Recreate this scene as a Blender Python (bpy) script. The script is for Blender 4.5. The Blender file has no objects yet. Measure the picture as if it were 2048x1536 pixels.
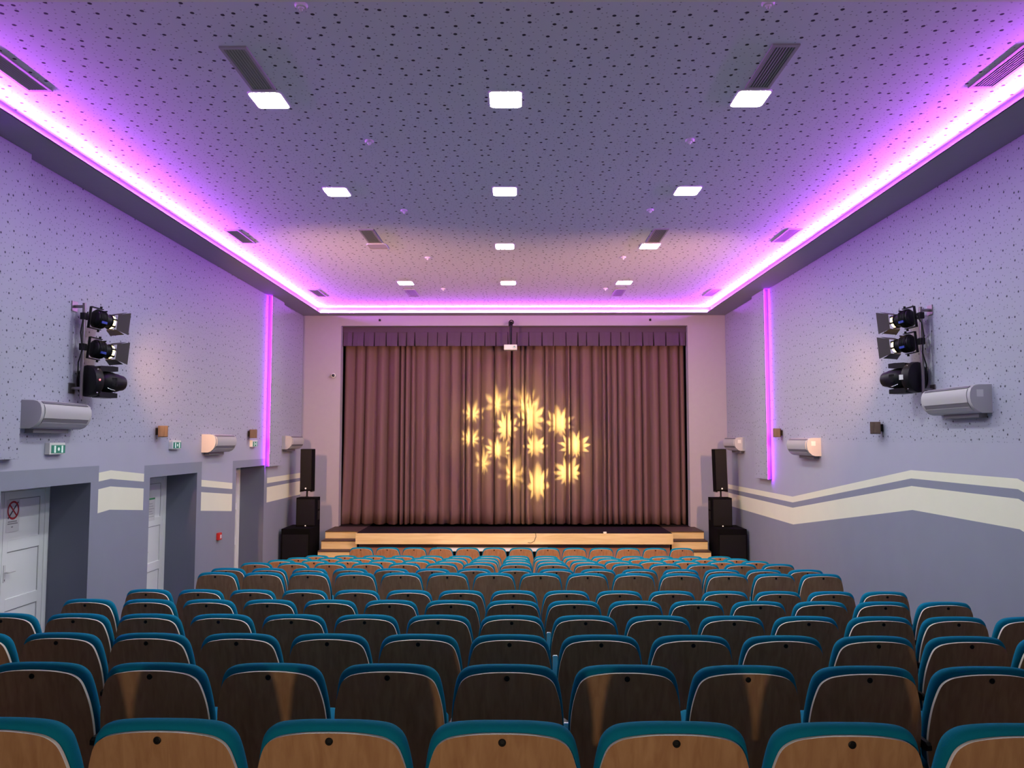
import bpy, math, random
from mathutils import Vector, Matrix
random.seed(7)
S = bpy.context.scene
COL = S.collection
R = math.radians
PI = math.pi
E = 3.137                      # eye height above the floor in front of the stage; all heights below are relative to the eye

# ------------------------------------------------------------------ camera
F_PX = 1600.0
pitch = math.atan(112 / F_PX)
yaw = math.atan(14 / F_PX)
cam = bpy.data.cameras.new('camera')
cam.sensor_width = 36.0
cam.lens = 36.0 * F_PX / 2048
cam.clip_start = 0.05
co = bpy.data.objects.new('camera', cam)
COL.objects.link(co)
co.rotation_euler = (PI / 2 + pitch, 0, yaw)
co.location = (0, 0, E)
S.camera = co

# ------------------------------------------------------------------ world, view
w = bpy.data.worlds.new('world')
S.world = w
w.use_nodes = True
w.node_tree.nodes['Background'].inputs[0].default_value = (0.02, 0.02, 0.03, 1)
w.node_tree.nodes['Background'].inputs[1].default_value = 0.2
S.view_settings.view_transform = 'Standard'
S.view_settings.look = 'None'
S.view_settings.gamma = 1.0
S.view_settings.use_curve_mapping = False
S.view_settings.exposure = 0.0
S.cycles.use_denoising = True
S.cycles.max_bounces = 8
S.cycles.diffuse_bounces = 5
S.cycles.glossy_bounces = 3
S.cycles.sample_clamp_indirect = 6.0
S.cycles.caustics_reflective = False
S.cycles.caustics_refractive = False

# light levels
PANEL = 158.0                  # ceiling panels
COVE = 820.0                    # purple cove strip
VSTRIP = 150.0                 # purple strips on the pilasters
PAR_W = 860.0                  # warm stage lanterns
GOBO_W = 64000.0               # moving heads throwing the flower pattern
REAR_W = 135.0                  # warm lamp low behind the camera
PURPLE = (0.50, 0.078, 0.86)
WARM = (1.0, 0.50, 0.23)


# ------------------------------------------------------------------ materials
def new_mat(name):
    m = bpy.data.materials.new(name)
    m.use_nodes = True
    return m, m.node_tree.nodes, m.node_tree.links, m.node_tree.nodes['Principled BSDF']


def mat(name, col, rough=0.6, metal=0.0, spec=0.4, var=0.0, scale=8.0, bump=0.0, bscale=200.0, sheen=0.0):
    m, n, l, b = new_mat(name)
    b.inputs['Base Color'].default_value = (*col, 1)
    b.inputs['Roughness'].default_value = rough
    b.inputs['Metallic'].default_value = metal
    b.inputs['Specular IOR Level'].default_value = spec
    if sheen:
        b.inputs['Sheen Weight'].default_value = sheen
        b.inputs['Sheen Tint'].default_value = (*col, 1)
    if var or bump:
        tc = n.new('ShaderNodeTexCoord')
    if var:
        nz = n.new('ShaderNodeTexNoise')
        nz.inputs['Scale'].default_value = scale
        nz.inputs['Detail'].default_value = 4
        l.new(tc.outputs['Object'], nz.inputs['Vector'])
        mr = n.new('ShaderNodeMapRange')
        mr.inputs['To Min'].default_value = 1 - var
        mr.inputs['To Max'].default_value = 1 + var
        l.new(nz.outputs['Fac'], mr.inputs['Value'])
        mx = n.new('ShaderNodeMix')
        mx.data_type = 'RGBA'
        mx.blend_type = 'MULTIPLY'
        mx.inputs['Factor'].default_value = 1
        mx.inputs['A'].default_value = (*col, 1)
        l.new(mr.outputs['Result'], mx.inputs['B'])
        l.new(mx.outputs['Result'], b.inputs['Base Color'])
    if bump:
        nb = n.new('ShaderNodeTexNoise')
        nb.inputs['Scale'].default_value = bscale
        nb.inputs['Detail'].default_value = 2
        l.new(tc.outputs['Object'], nb.inputs['Vector'])
        bp = n.new('ShaderNodeBump')
        bp.inputs['Strength'].default_value = bump
        bp.inputs['Distance'].default_value = 0.004
        l.new(nb.outputs['Fac'], bp.inputs['Height'])
        l.new(bp.outputs['Normal'], b.inputs['Normal'])
    return m


def emit(name, col, strength, base=None):
    m, n, l, b = new_mat(name)
    b.inputs['Base Color'].default_value = (*(base or (0.8, 0.8, 0.8)), 1)
    b.inputs['Emission Color'].default_value = (*col, 1)
    b.inputs['Emission Strength'].default_value = strength
    return m


def perforated(name, col, axes, s_big=5.7, s_small=14.0, dark=(0.035, 0.033, 0.05), rad=.013):
    """acoustic board: scattered large and small round holes drilled in a painted sheet"""
    m, n, l, b = new_mat(name)
    b.inputs['Roughness'].default_value = 0.75
    b.inputs['Specular IOR Level'].default_value = 0.25
    tc = n.new('ShaderNodeTexCoord')
    sp = n.new('ShaderNodeSeparateXYZ')
    l.new(tc.outputs['Object'], sp.inputs[0])
    cb = n.new('ShaderNodeCombineXYZ')
    l.new(sp.outputs[axes[0]], cb.inputs[0])
    l.new(sp.outputs[axes[1]], cb.inputs[1])

    def holes(scale, rnd, radius):
        v = n.new('ShaderNodeTexVoronoi')
        v.voronoi_dimensions = '2D'
        v.inputs['Scale'].default_value = scale
        v.inputs['Randomness'].default_value = rnd
        l.new(cb.outputs[0], v.inputs['Vector'])
        mr = n.new('ShaderNodeMapRange')
        mr.interpolation_type = 'SMOOTHSTEP'
        mr.inputs['From Min'].default_value = radius * scale * 0.8
        mr.inputs['From Max'].default_value = radius * scale * 1.2
        l.new(v.outputs['Distance'], mr.inputs['Value'])
        return mr
    h1 = holes(s_big, 0.70, rad)
    h2 = holes(s_small, 0.8, 0.0062)
    mn = n.new('ShaderNodeMix')
    mn.data_type = 'RGBA'
    mn.inputs['A'].default_value = (col[0] * .50, col[1] * .50, col[2] * .53, 1)
    mn.inputs['B'].default_value = (*col, 1)
    l.new(h2.outputs['Result'], mn.inputs['Factor'])
    m2 = n.new('ShaderNodeMix')
    m2.data_type = 'RGBA'
    m2.inputs['A'].default_value = (*dark, 1)
    l.new(h1.outputs['Result'], m2.inputs['Factor'])
    l.new(mn.outputs['Result'], m2.inputs['B'])
    l.new(m2.outputs['Result'], b.inputs['Base Color'])
    return m


def wood(name, c1, c2, rough=0.4, axis=2, stretch=14.0, scale=3.0, knots=False):
    m, n, l, b = new_mat(name)
    tc = n.new('ShaderNodeTexCoord')
    mp = n.new('ShaderNodeMapping')
    sc = [stretch, stretch, stretch]
    sc[axis] = 1.0
    mp.inputs['Scale'].default_value = sc
    oi = n.new('ShaderNodeObjectInfo')
    ad = n.new('ShaderNodeVectorMath')
    ad.operation = 'MULTIPLY_ADD'
    ad.inputs[1].default_value = (7, 7, 7)
    l.new(oi.outputs['Random'], ad.inputs[0])
    l.new(tc.outputs['Object'], ad.inputs[2])
    l.new(ad.outputs[0], mp.inputs['Vector'])
    nz = n.new('ShaderNodeTexNoise')
    nz.inputs['Scale'].default_value = scale
    nz.inputs['Detail'].default_value = 6
    nz.inputs['Distortion'].default_value = 0.6
    l.new(mp.outputs[0], nz.inputs['Vector'])
    cr = n.new('ShaderNodeValToRGB')
    cr.color_ramp.elements[0].position = 0.3
    cr.color_ramp.elements[1].position = 0.72
    cr.color_ramp.elements[0].color = (*c1, 1)
    cr.color_ramp.elements[1].color = (*c2, 1)
    l.new(nz.outputs['Fac'], cr.inputs['Fac'])
    out = cr.outputs['Color']
    if knots:
        v = n.new('ShaderNodeTexVoronoi')
        v.inputs['Scale'].default_value = 1.7
        l.new(tc.outputs['Object'], v.inputs['Vector'])
        mr = n.new('ShaderNodeMapRange')
        mr.inputs['From Min'].default_value = 0.03
        mr.inputs['From Max'].default_value = 0.06
        mr.inputs['To Min'].default_value = 0.45
        l.new(v.outputs['Distance'], mr.inputs['Value'])
        mx = n.new('ShaderNodeMix')
        mx.data_type = 'RGBA'
        mx.blend_type = 'MULTIPLY'
        mx.inputs['Factor'].default_value = 1
        l.new(out, mx.inputs['A'])
        l.new(mr.outputs['Result'], mx.inputs['B'])
        out = mx.outputs['Result']
    l.new(out, b.inputs['Base Color'])
    b.inputs['Roughness'].default_value = rough
    b.inputs['Specular IOR Level'].default_value = 0.35
    return m


PAINT = (0.44, 0.45, 0.56)
M = {}
M['ceil'] = perforated('perforated_ceiling_board', (0.78, 0.78, 0.87), ('X', 'Y'), rad=.0155)
M['wallperf'] = perforated('perforated_wall_board', PAINT, ('Y', 'Z'), dark=(.07, .07, .10), rad=.0115)
M['paint'] = mat('lavender_grey_paint', PAINT, 0.7, var=.03, scale=3)
M['paintlow'] = mat('slate_grey_paint', (0.28, 0.305, 0.375), 0.7, var=.05, scale=2.5)
M['cream'] = mat('cream_stripe_paint', (0.90, 0.90, 0.72), 0.65, var=.03, scale=3)
M['soffit'] = mat('grey_soffit_paint', (0.33, 0.32, 0.37), 0.75, var=.03)
M['backwall'] = mat('pale_mauve_paint', (0.44, 0.41, 0.49), 0.7, var=.03)
M['fascia'] = mat('grey_cove_paint', (0.55, 0.55, 0.56), 0.6)
M['profile'] = mat('grey_led_profile', (0.20, 0.19, 0.21), 0.5)
M['jamb'] = mat('dark_slate_recess', (0.15, 0.165, 0.22), 0.7, var=.05, scale=2.5)  # recess faces in a darker slate tone than the wall round them
M['rear'] = mat('pale_cream_paint', (0.85, 0.84, 0.76), 0.7)
M['floor'] = mat('dark_grey_carpet', (0.095, 0.095, 0.105), 0.95, var=.15, scale=20)
M['vent'] = mat('grey_vent_slats', (0.36, 0.36, 0.35), 0.5)
M['ventback'] = mat('dark_duct', (0.20, 0.20, 0.20), 0.8)
M['white'] = mat('white_plastic', (0.78, 0.78, 0.78), 0.4)
M['upvc'] = mat('white_door_plastic', (0.90, 0.92, 0.93), 0.3, spec=.5)
M['groove'] = mat('grey_door_groove', (0.35, 0.36, 0.38), 0.6)
M['ac'] = mat('pale_grey_ac_plastic', (0.52, 0.51, 0.54), 0.4)
M['slot'] = mat('dark_air_slot', (0.20, 0.19, 0.22), 0.7)
M['black'] = mat('black_metal', (0.007, 0.007, 0.008), 0.45, spec=.2)
M['blackmatte'] = mat('black_speaker_paint', (0.004, 0.004, 0.004), 0.8, spec=.06, bump=.3)
M['barn'] = mat('dark_barn_door_metal', (0.055, 0.045, 0.045), 0.55)
M['chrome'] = mat('chrome', (0.7, 0.7, 0.72), 0.25, metal=1)
M['pipe'] = mat('dark_steel_pipe', (0.25, 0.22, 0.24), 0.3, metal=.8)
M['red'] = mat('red_plastic', (0.55, 0.03, 0.02), 0.4)
M['redpaint'] = mat('red_sign_print', (0.40, 0.02, 0.03), 0.5)
M['ink'] = mat('dark_print', (0.08, 0.08, 0.10), 0.6)
M['paper'] = mat('white_paper', (0.72, 0.72, 0.73), 0.7)
M['green'] = mat('green_print', (0.03, 0.28, 0.12), 0.5)
M['brownbox'] = wood('brown_speaker_veneer', (0.12, 0.078, 0.058), (0.18, 0.125, 0.09), .5)
M['teal'] = mat('teal_seat_fabric', (0.002, 0.182, 0.298), 0.9, spec=.12, bump=.35, bscale=420, sheen=.08)
M['veneer'] = wood('beech_veneer', (0.35, 0.175, 0.085), (0.47, 0.27, 0.14), .38, axis=2, stretch=16, scale=2.2)
M['plyedge'] = mat('pale_ply_edge', (0.90, 0.83, 0.72), 0.45)
M['stagewood'] = wood('pine_board', (0.70, 0.52, 0.25), (0.82, 0.66, 0.36), .45, axis=0, stretch=10, scale=1.6, knots=True)
M['treaddark'] = wood('dark_stained_tread', (0.055, 0.032, 0.022), (0.09, 0.055, 0.035), .6, axis=0)
M['stagefloor'] = mat('dark_stage_floor', (0.012, 0.008, 0.007), 0.8, spec=.1, var=.2, scale=2)
M['stagefront'] = mat('mauve_stage_front', (0.36, 0.21, 0.19), 0.8, var=.08)
M['curtain'] = mat('mauve_velvet', (0.185, 0.109, 0.112), 0.95, spec=.1, bump=.2, bscale=120, sheen=.25)
M['valance'] = mat('dark_mauve_velvet', (0.105, 0.072, 0.105), 0.95, spec=.1, bump=.2, bscale=120, sheen=.2)
M['lens'] = emit('warm_lantern_lens', (1.0, 0.66, 0.22), 9)
M['panel'] = emit('white_light_panel', (0.96, 1.0, 0.98), PANEL)
M['panel_off'] = mat('unlit_light_panel', (0.55, 0.52, 0.55), 0.4)
M['cove'] = emit('purple_led', PURPLE, COVE)
M['vled'] = emit('purple_pilaster_led', (0.42, 0.008, 1.0), VSTRIP)
M['led_red'] = emit('red_indicator', (1, 0.05, 0.06), 2.5)
M['led_white'] = emit('white_indicator', (1, 0.9, 0.75), 0.3)
M['glass'] = mat('dark_lens_glass', (0.01, 0.01, 0.012), 0.08, spec=.6)
M['bluelabel'] = mat('blue_label', (0.02, 0.05, 0.35), 0.4)
M['exitface'] = emit('green_exit_face', (0.01, 0.16, 0.10), 0.25, (0.02, 0.20, 0.14))
M['exitmark'] = emit('pale_exit_pictogram', (0.45, 0.75, 0.68), 0.40)


# ------------------------------------------------------------------ mesh building
class MB:
    def __init__(self):
        self.v, self.f, self.m = [], [], []

    def add(self, vs, fs, mi=0, T=None):
        o = len(self.v)
        for p in vs:
            p = Vector(p)
            self.v.append(tuple(T @ p) if T is not None else tuple(p))
        for q in fs:
            self.f.append([o + i for i in q])
            self.m.append(mi)
        return self

    def box(self, x0, x1, y0, y1, z0, z1, mi=0, T=None):
        vs = [(x0, y0, z0), (x1, y0, z0), (x1, y1, z0), (x0, y1, z0), (x0, y0, z1), (x1, y0, z1), (x1, y1, z1), (x0, y1, z1)]
        fs = [(0, 3, 2, 1), (4, 5, 6, 7), (0, 1, 5, 4), (1, 2, 6, 5), (2, 3, 7, 6), (3, 0, 4, 7)]
        return self.add(vs, fs, mi, T)

    def prism(self, pts, a0, a1, fn, mi=0, T=None, mi_side=None):
        """closed outline pts in 2D, swept from a0 to a1; fn(u, v, a) gives the 3D point"""
        n = len(pts)
        vs = [fn(u, v, a0) for u, v in pts] + [fn(u, v, a1) for u, v in pts]
        self.add(vs, [tuple(range(n))[::-1], tuple(range(n, 2 * n))], mi, T)
        self.add(vs, [(i, (i + 1) % n, n + (i + 1) % n, n + i) for i in range(n)], mi if mi_side is None else mi_side, T)
        return self

    def loft(self, rings, mi=0, T=None, cap0=True, cap1=True):
        n = len(rings[0])
        vs = [p for r in rings for p in r]
        fs = []
        for k in range(len(rings) - 1):
            for i in range(n):
                j = (i + 1) % n
                fs.append((k * n + i, k * n + j, (k + 1) * n + j, (k + 1) * n + i))
        if cap0:
            fs.append(tuple(range(n))[::-1])
        if cap1:
            fs.append(tuple(range((len(rings) - 1) * n, len(rings) * n)))
        return self.add(vs, fs, mi, T)

    def lathe(self, prof, mi=0, T=None, n=24, axis='z'):
        rings = []
        for r, h in prof:
            ring = []
            for i in range(n):
                a = 2 * PI * i / n
                c, s = r * math.cos(a), r * math.sin(a)
                ring.append((c, s, h) if axis == 'z' else ((c, h, s) if axis == 'y' else (h, c, s)))
            rings.append(ring)
        return self.loft(rings, mi, T)

    def tube(self, pts, r, mi=0, T=None, n=10):
        pts = [Vector(p) for p in pts]
        rings = []
        for i, p in enumerate(pts):
            d = (pts[min(i + 1, len(pts) - 1)] - pts[max(i - 1, 0)]).normalized()
            a = d.orthogonal().normalized() if i == 0 else (a - d * a.dot(d)).normalized()
            b = d.cross(a)
            rings.append([p + (a * math.cos(2 * PI * k / n) + b * math.sin(2 * PI * k / n)) * r for k in range(n)])
        return self.loft(rings, mi, T)

    def mesh(self, name, mats, smooth=None, recalc=True):
        me = bpy.data.meshes.new(name)
        me.from_pydata(self.v, [], self.f)
        for m in (mats if isinstance(mats, (list, tuple)) else [mats]):
            me.materials.append(m)
        me.polygons.foreach_set('material_index', self.m)
        me.validate()
        if recalc:
            import bmesh
            bm = bmesh.new()
            bm.from_mesh(me)
            bmesh.ops.recalc_face_normals(bm, faces=bm.faces)
            bm.to_mesh(me)
            bm.free()
        if smooth:
            me.shade_smooth()
            me.set_sharp_from_angle(angle=R(smooth))
        return me

    def build(self, name, mats, parent=None, smooth=None, recalc=True, bevel=0.0, loc=None):
        me = self.mesh(name, mats, smooth, recalc)
        return link(name, me, parent, loc, bevel)


def link(name, me, parent=None, loc=None, bevel=0.0):
    o = bpy.data.objects.new(name, me)
    COL.objects.link(o)
    if parent is not None:
        o.parent = parent
        if loc is not None:
            o.location = loc
    else:
        l = loc or (0, 0, 0)
        o.location = (l[0], l[1], l[2] + E)
    if bevel:
        b = o.modifiers.new('bevel', 'BEVEL')
        b.width = bevel
        b.segments = 2
        b.limit_method = 'ANGLE'
    return o


def tag(o, label=None, cat=None, group=None, kind=None):
    if label:
        o['label'] = label
    if cat:
        o['category'] = cat
    if group:
        o['group'] = group
    if kind:
        o['kind'] = kind
    return o


def thing(name, label, cat, loc=(0, 0, 0), rz=0.0, group=None):
    o = bpy.data.objects.new(name, None)
    o.empty_display_size = 0.05
    COL.objects.link(o)
    o.location = (loc[0], loc[1], loc[2] + E)
    o.rotation_euler = (0, 0, rz)
    return tag(o, label, cat, group)


def struct(o, label, cat):
    return tag(o, label, cat, kind='structure')


def copy_thing(o, label, loc, rz=0.0, skip=()):
    r = o.copy()
    COL.objects.link(r)
    r.location = (loc[0], loc[1], loc[2] + E)
    r.rotation_euler = (0, 0, rz)
    r['label'] = label

    def kids(src, dst):
        for c in src.children:
            if c.name.split('.')[0] in skip:
                continue
            d = c.copy()
            COL.objects.link(d)
            d.parent = dst
            kids(c, d)
    kids(o, r)
    return r


# ------------------------------------------------------------------ room dimensions
XL, XR = -5.21, 4.96           # side walls
YB, YN = 19.14, -2.0           # proscenium wall, rear wall
ZS, ZC = 2.997, 3.137          # soffit, main ceiling
XIL, XIR, YI = -4.70, 4.43, 18.72   # inner edge of the soffit
ZP = -0.03                     # lower edge of the perforated boards
FLOOR = -3.137

rows = [  # x of the middle seat, y, height of the back bolt, seat offsets
    (-0.054, 2.605, -0.955, range(-3, 4)),
    (-0.056, 3.750, -1.090, range(-4, 5)),
    (-0.058, 4.900, -1.227, range(-6, 7)),
    (-0.055, 6.070, -1.362, range(-7, 8)),
    (-0.058, 7.255, -1.486, range(-7, 8)),
    (-0.056, 8.440, -1.616, range(-7, 8)),
    (-0.021, 9.540, -1.614, [i - 6.5 for i in range(14)]),
    (-0.054, 10.740, -1.757, range(-7, 8)),
    (-0.049, 11.900, -1.860, range(-7, 8)),
    (-0.033, 13.110, -1.998, range(-7, 8)),
    (-0.048, 14.240, -2.124, range(-7, 8)),
    (-0.034, 15.440, -2.254, range(-7, 8)),
    (0.039, 16.602, -2.257, range(-6, 7)),
]
tier = [zb - 0.88 for _, _, zb, _ in rows]
tier[6] = tier[5]
tier[11] = tier[12] = FLOOR

# ------------------------------------------------------------------ floor in tiers
fl = MB()
ye = [YN] + [rows[i][1] - 0.22 for i in range(1, 13)] + [YB]
for i in range(13):
    fl.box(XL - 0.6, XR + 0.02, ye[i], ye[i + 1], FLOOR - 0.3, tier[i])
struct(fl.build('floor', M['floor']), 'dark grey carpeted floor stepping down in tiers towards the stage', 'floor')


# ------------------------------------------------------------------ side walls
def poly(mb, X, pts, mi):
    mb.add([(X, y, z) for y, z in pts], [tuple(range(len(pts)))], mi)


def interp(line, y):
    for (a, za), (b, zb_) in zip(line, line[1:]):
        if a <= y <= b:
            return za + (zb_ - za) * (y - a) / (b - a)
    return line[0][1] if y < line[0][0] else line[-1][1]


def striped_bay(mb, X, y0, y1, lines, zbot):
    """wall from y0 to y1 split at the four zigzag lines: paint, cream, slate, cream, slate; perforated above"""
    ys = sorted({y0, y1} | {y for ln in lines for y, _ in ln if y0 < y < y1})
    for a, b in zip(ys, ys[1:]):
        edges = [(ZP, ZP)] + [(interp(l, a), interp(l, b)) for l in lines] + [(zbot, zbot)]
        for k, mi in enumerate((1, 2, 3, 2, 3)):
            (ta, tb), (ba, bb) = edges[k], edges[k + 1]
            poly(mb, X, [(a, ba), (b, bb), (b, tb), (a, ta)], mi)
    poly(mb, X, [(y0, ZP), (y1, ZP), (y1, ZS + .2), (y0, ZS + .2)], 0)


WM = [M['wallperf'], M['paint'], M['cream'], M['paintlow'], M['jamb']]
zz = lambda hi, lo: [(-2.0, hi), (1.34, lo), (5.8, hi)] if 0 else None
yk = [-3.0, 1.40, 5.80, 8.05, 10.22, 14.66, 19.2]
rl = [[(-3.0, -.38), (1.34, -1.03), (5.78, -1.03), (8.05, -.383), (10.22, -.380), (14.66, -1.024), (18.54, -1.043), (19.2, -1.043)]]
rl.append([(y, z - .105) for y, z in rl[0]])
rl.append([(y, z - .200) for y, z in rl[0]])
rl.append([(y, z - .500) for y, z in rl[0]])
wr = MB()
striped_bay(wr, XR, YN, YB, rl, FLOOR - .1)
struct(wr.build('wall_right', WM, recalc=False), 'right wall, lavender grey with two cream zigzag stripes', 'wall')

ll = [[(-3, -.80), (7.0, -.60), (10.22, -.385), (14.55, -.777), (19.2, -.780)],
      [(-3, -.90), (7.0, -.70), (10.22, -.495), (14.55, -.886), (19.2, -.900)],
      [(-3, -1.0), (7.0, -.80), (10.22, -.590), (14.55, -.976), (19.2, -.972)],
      [(-3, -1.3), (7.0, -1.1), (10.22, -.885), (14.55, -1.283), (19.2, -1.292)]]
doors = [(8.057, 9.748, -.515, -.318), (11.315, 12.978, -.528, -.355), (14.768, 16.409, -.518, -.380)]
SUR = 0.182
DX = -5.72                     # plane of the door leaves
wl = MB()
prev = YN
for y0, y1, zt, zst in doors:
    striped_bay(wl, XL, prev, y0 - SUR, ll, FLOOR - .1)
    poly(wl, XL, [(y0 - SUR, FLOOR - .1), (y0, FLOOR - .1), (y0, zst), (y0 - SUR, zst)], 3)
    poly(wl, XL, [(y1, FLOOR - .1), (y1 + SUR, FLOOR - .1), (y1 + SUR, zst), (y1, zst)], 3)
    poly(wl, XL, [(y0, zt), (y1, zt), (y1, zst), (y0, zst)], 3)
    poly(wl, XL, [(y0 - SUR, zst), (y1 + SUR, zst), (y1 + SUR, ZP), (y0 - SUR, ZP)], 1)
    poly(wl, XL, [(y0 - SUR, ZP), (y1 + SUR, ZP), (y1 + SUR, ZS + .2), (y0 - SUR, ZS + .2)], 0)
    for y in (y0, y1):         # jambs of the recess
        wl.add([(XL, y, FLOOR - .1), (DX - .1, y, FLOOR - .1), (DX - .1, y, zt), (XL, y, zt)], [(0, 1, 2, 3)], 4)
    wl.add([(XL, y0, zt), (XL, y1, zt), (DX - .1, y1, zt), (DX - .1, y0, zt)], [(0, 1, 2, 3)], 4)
    prev = y1 + SUR
striped_bay(wl, XL, prev, YB, ll, FLOOR - .1)
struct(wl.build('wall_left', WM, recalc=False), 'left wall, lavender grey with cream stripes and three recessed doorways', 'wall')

# pilasters: shallow perforated panels standing proud of the side walls
for i, (x0, x1, y0, y1, z0, lab) in enumerate([
        (XL, XL + .09, 16.45, 17.27, -.545, 'far left pilaster, a shallow perforated panel beside the third door'),
        (XL, XL + .09, 7.36, 8.18, -.195, 'near left pilaster, a shallow perforated panel cut by the left edge of the photo'),
        (XR - .09, XR, 15.82, 16.62, -.775, 'far right pilaster, a shallow perforated panel near the stage')]):
    p = MB().box(x0, x1, y0, y1, z0, ZS)
    struct(p.build('trim_%d' % (i + 1), M['wallperf'], bevel=.004), lab, 'pilaster')

# ------------------------------------------------------------------ proscenium wall, rear wall
OX0, OX1, OZ0, OZ1 = -4.29, 4.055, -2.04, 2.75
pw = MB()
pw.box(XL, OX0, YB, YB + .25, FLOOR - .1, ZS + .2)
pw.box(OX1, XR, YB, YB + .25, FLOOR - .1, ZS + .2)
pw.box(OX0, OX1, YB, YB + .25, OZ1, ZS + .2)
struct(pw.build('wall_back', M['backwall']), 'pale mauve proscenium wall around the curtained stage opening', 'wall')
sb = MB()
sb.box(XL, XR, YB + 1.3, YB + 1.4, FLOOR, ZS + .2)
sb.box(XL, OX0 - .1, YB + .25, YB + 1.3, FLOOR, ZS + .2)
sb.box(OX1 + .1, XR, YB + .25, YB + 1.3, FLOOR, ZS + .2)
sb.box(OX0 - .1, OX1 + .1, YB + .25, YB + 1.3, OZ1 + .05, ZS + .2)
struct(sb.build('wall_stage', M['black']), 'dark wall closing the stage behind the curtain', 'wall')
rw = MB().box(XL - .6, XR + .1, YN - .1, YN, FLOOR, ZS + .2)
struct(rw.build('wall_rear', M['paintlow']), 'rear wall of the hall behind the camera', 'wall')

# ------------------------------------------------------------------ ceiling, cove and soffit
FA = 0.10                      # width of the cove channel
ce = MB().box(XIL - FA, XIR + FA, 5.3, YI + FA, ZC, ZC + .1)
struct(ce.build('ceiling', M['ceil']), 'perforated lavender grey ceiling with a purple lit cove round it', 'ceiling')
def slab(y0, y1l, y1r, z0):
    return MB().add([(XL, y0, z0), (XR, y0, z0), (XR, y1r, z0), (XL, y1l, z0),
                     (XL, y0, 3.2), (XR, y0, 3.2), (XR, y1r, 3.2), (XL, y1l, 3.2)],
                    [(0, 1, 2, 3), (4, 7, 6, 5), (0, 4, 5, 1), (1, 5, 6, 2), (2, 6, 7, 3), (3, 7, 4, 0)])


struct(slab(4.9, 5.42, 5.505, 3.095).build('trim_5', M['rear']), 'pale edge beam along the top of the photo', 'beam')
struct(slab(YN, 4.9, 4.9, 3.11).build('ceiling_rear', M['paintlow']), 'lower ceiling over the rear of the hall', 'ceiling')
so = MB()
t = 0.005
so.box(XL, XIL, 5.3, YB, ZS, ZS + t)
so.box(XIR, XR, 5.3, YB, ZS, ZS + t)
so.box(XIL, XIR, YI, YB, ZS, ZS + t)
so.box(XIL - .004, XIL, 5.3, YI + .004, ZS, ZS + .010)      # lip
so.box(XIR, XIR + .004, 5.3, YI + .004, ZS, ZS + .010)
so.box(XIL, XIR, YI, YI + .004, ZS, ZS + .010)
struct(so.build('ceiling_soffit', M['soffit']), 'plain grey soffit running along both side walls and over the stage', 'soffit')
fa = MB()
fa.box(XL, XIL - FA, 5.3, YB, ZS + t, ZC)
fa.box(XIR + FA, XR, 5.3, YB, ZS + t, ZC)
fa.box(XIL - FA, XIR + FA, YI + FA, YB, ZS + t, ZC)
struct(fa.build('trim_4', M['fascia']), 'white vertical fascia of the cove between soffit and ceiling', 'cove')
cs = MB()
zl = ZS + .010
n = 14
for k in range(n):
    a, b = 5.5 + (YI + .04 - 5.5) * k / n, 5.5 + (YI + .04 - 5.5) * (k + 1) / n
    cs.add([(XIL - .052, a, zl + .011), (XIL - .047, a, zl), (XIL - .047, b, zl), (XIL - .052, b, zl + .011)], [(0, 1, 2, 3)])
    cs.add([(XIR + .047, a, zl), (XIR + .052, a, zl + .011), (XIR + .052, b, zl + .011), (XIR + .047, b, zl)], [(0, 1, 2, 3)])
n = 9
for k in range(n):
    a, b = XIL - .04 + (XIR - XIL + .08) * k / n, XIL - .04 + (XIR - XIL + .08) * (k + 1) / n
    cs.add([(a, YI + .047, zl), (b, YI + .047, zl), (b, YI + .052, zl + .011), (a, YI + .052, zl + .011)], [(0, 1, 2, 3)])
tag(cs.build('cove_led_strip', M['cove'], recalc=False), 'purple LED strip glowing round three sides of the ceiling cove', 'LED strip')


def pilaster_led(x, s, y, z0, label):
    """aluminium profile with a purple LED tape on the near side of a pilaster, washing the wall beside it"""
    t_ = thing('pilaster_led_strip', label, 'LED strip', (x, y, z0), 0, 'purple LED strips on the pilasters')
    pr = MB().box(s * .001, s * .090, -.004, 0, 0, ZS - z0 - .01)
    pr.box(s * .090, s * .094, -.034, 0, 0, ZS - z0 - .01)
    pr.build('profile', M['profile'], t_)
    led = MB()
    n_ = 5
    for k in range(n_):
        a, b = (ZS - z0 - .02) * k / n_ + .005, (ZS - z0 - .02) * (k + 1) / n_ + .005
        led.box(s * .087, s * .0895, -.030, -.018, a, b)
    led.build('led_tape', M['vled'], t_)


pilaster_led(XL, 1, 16.45, -.545, 'upright purple LED strip on the left wall above the third door')
pilaster_led(XR, -1, 15.82, -.775, 'upright purple LED strip on the right wall near the stage')
pilaster_led(XL, 1, 7.36, -.195, 'upright purple LED strip on the near left pilaster, only its glow seen')

# ------------------------------------------------------------------ ceiling light panels
def rrect(hx, hy, r, n=5):
    pts = []
    for cx, cy, a0 in ((hx - r, hy - r, 0), (-hx + r, hy - r, 90), (-hx + r, -hy + r, 180), (hx - r, -hy + r, 270)):
        for k in range(n + 1):
            a = R(a0 + 90 * k / n)
            pts.append((cx + r * math.cos(a), cy + r * math.sin(a)))
    return pts


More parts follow.
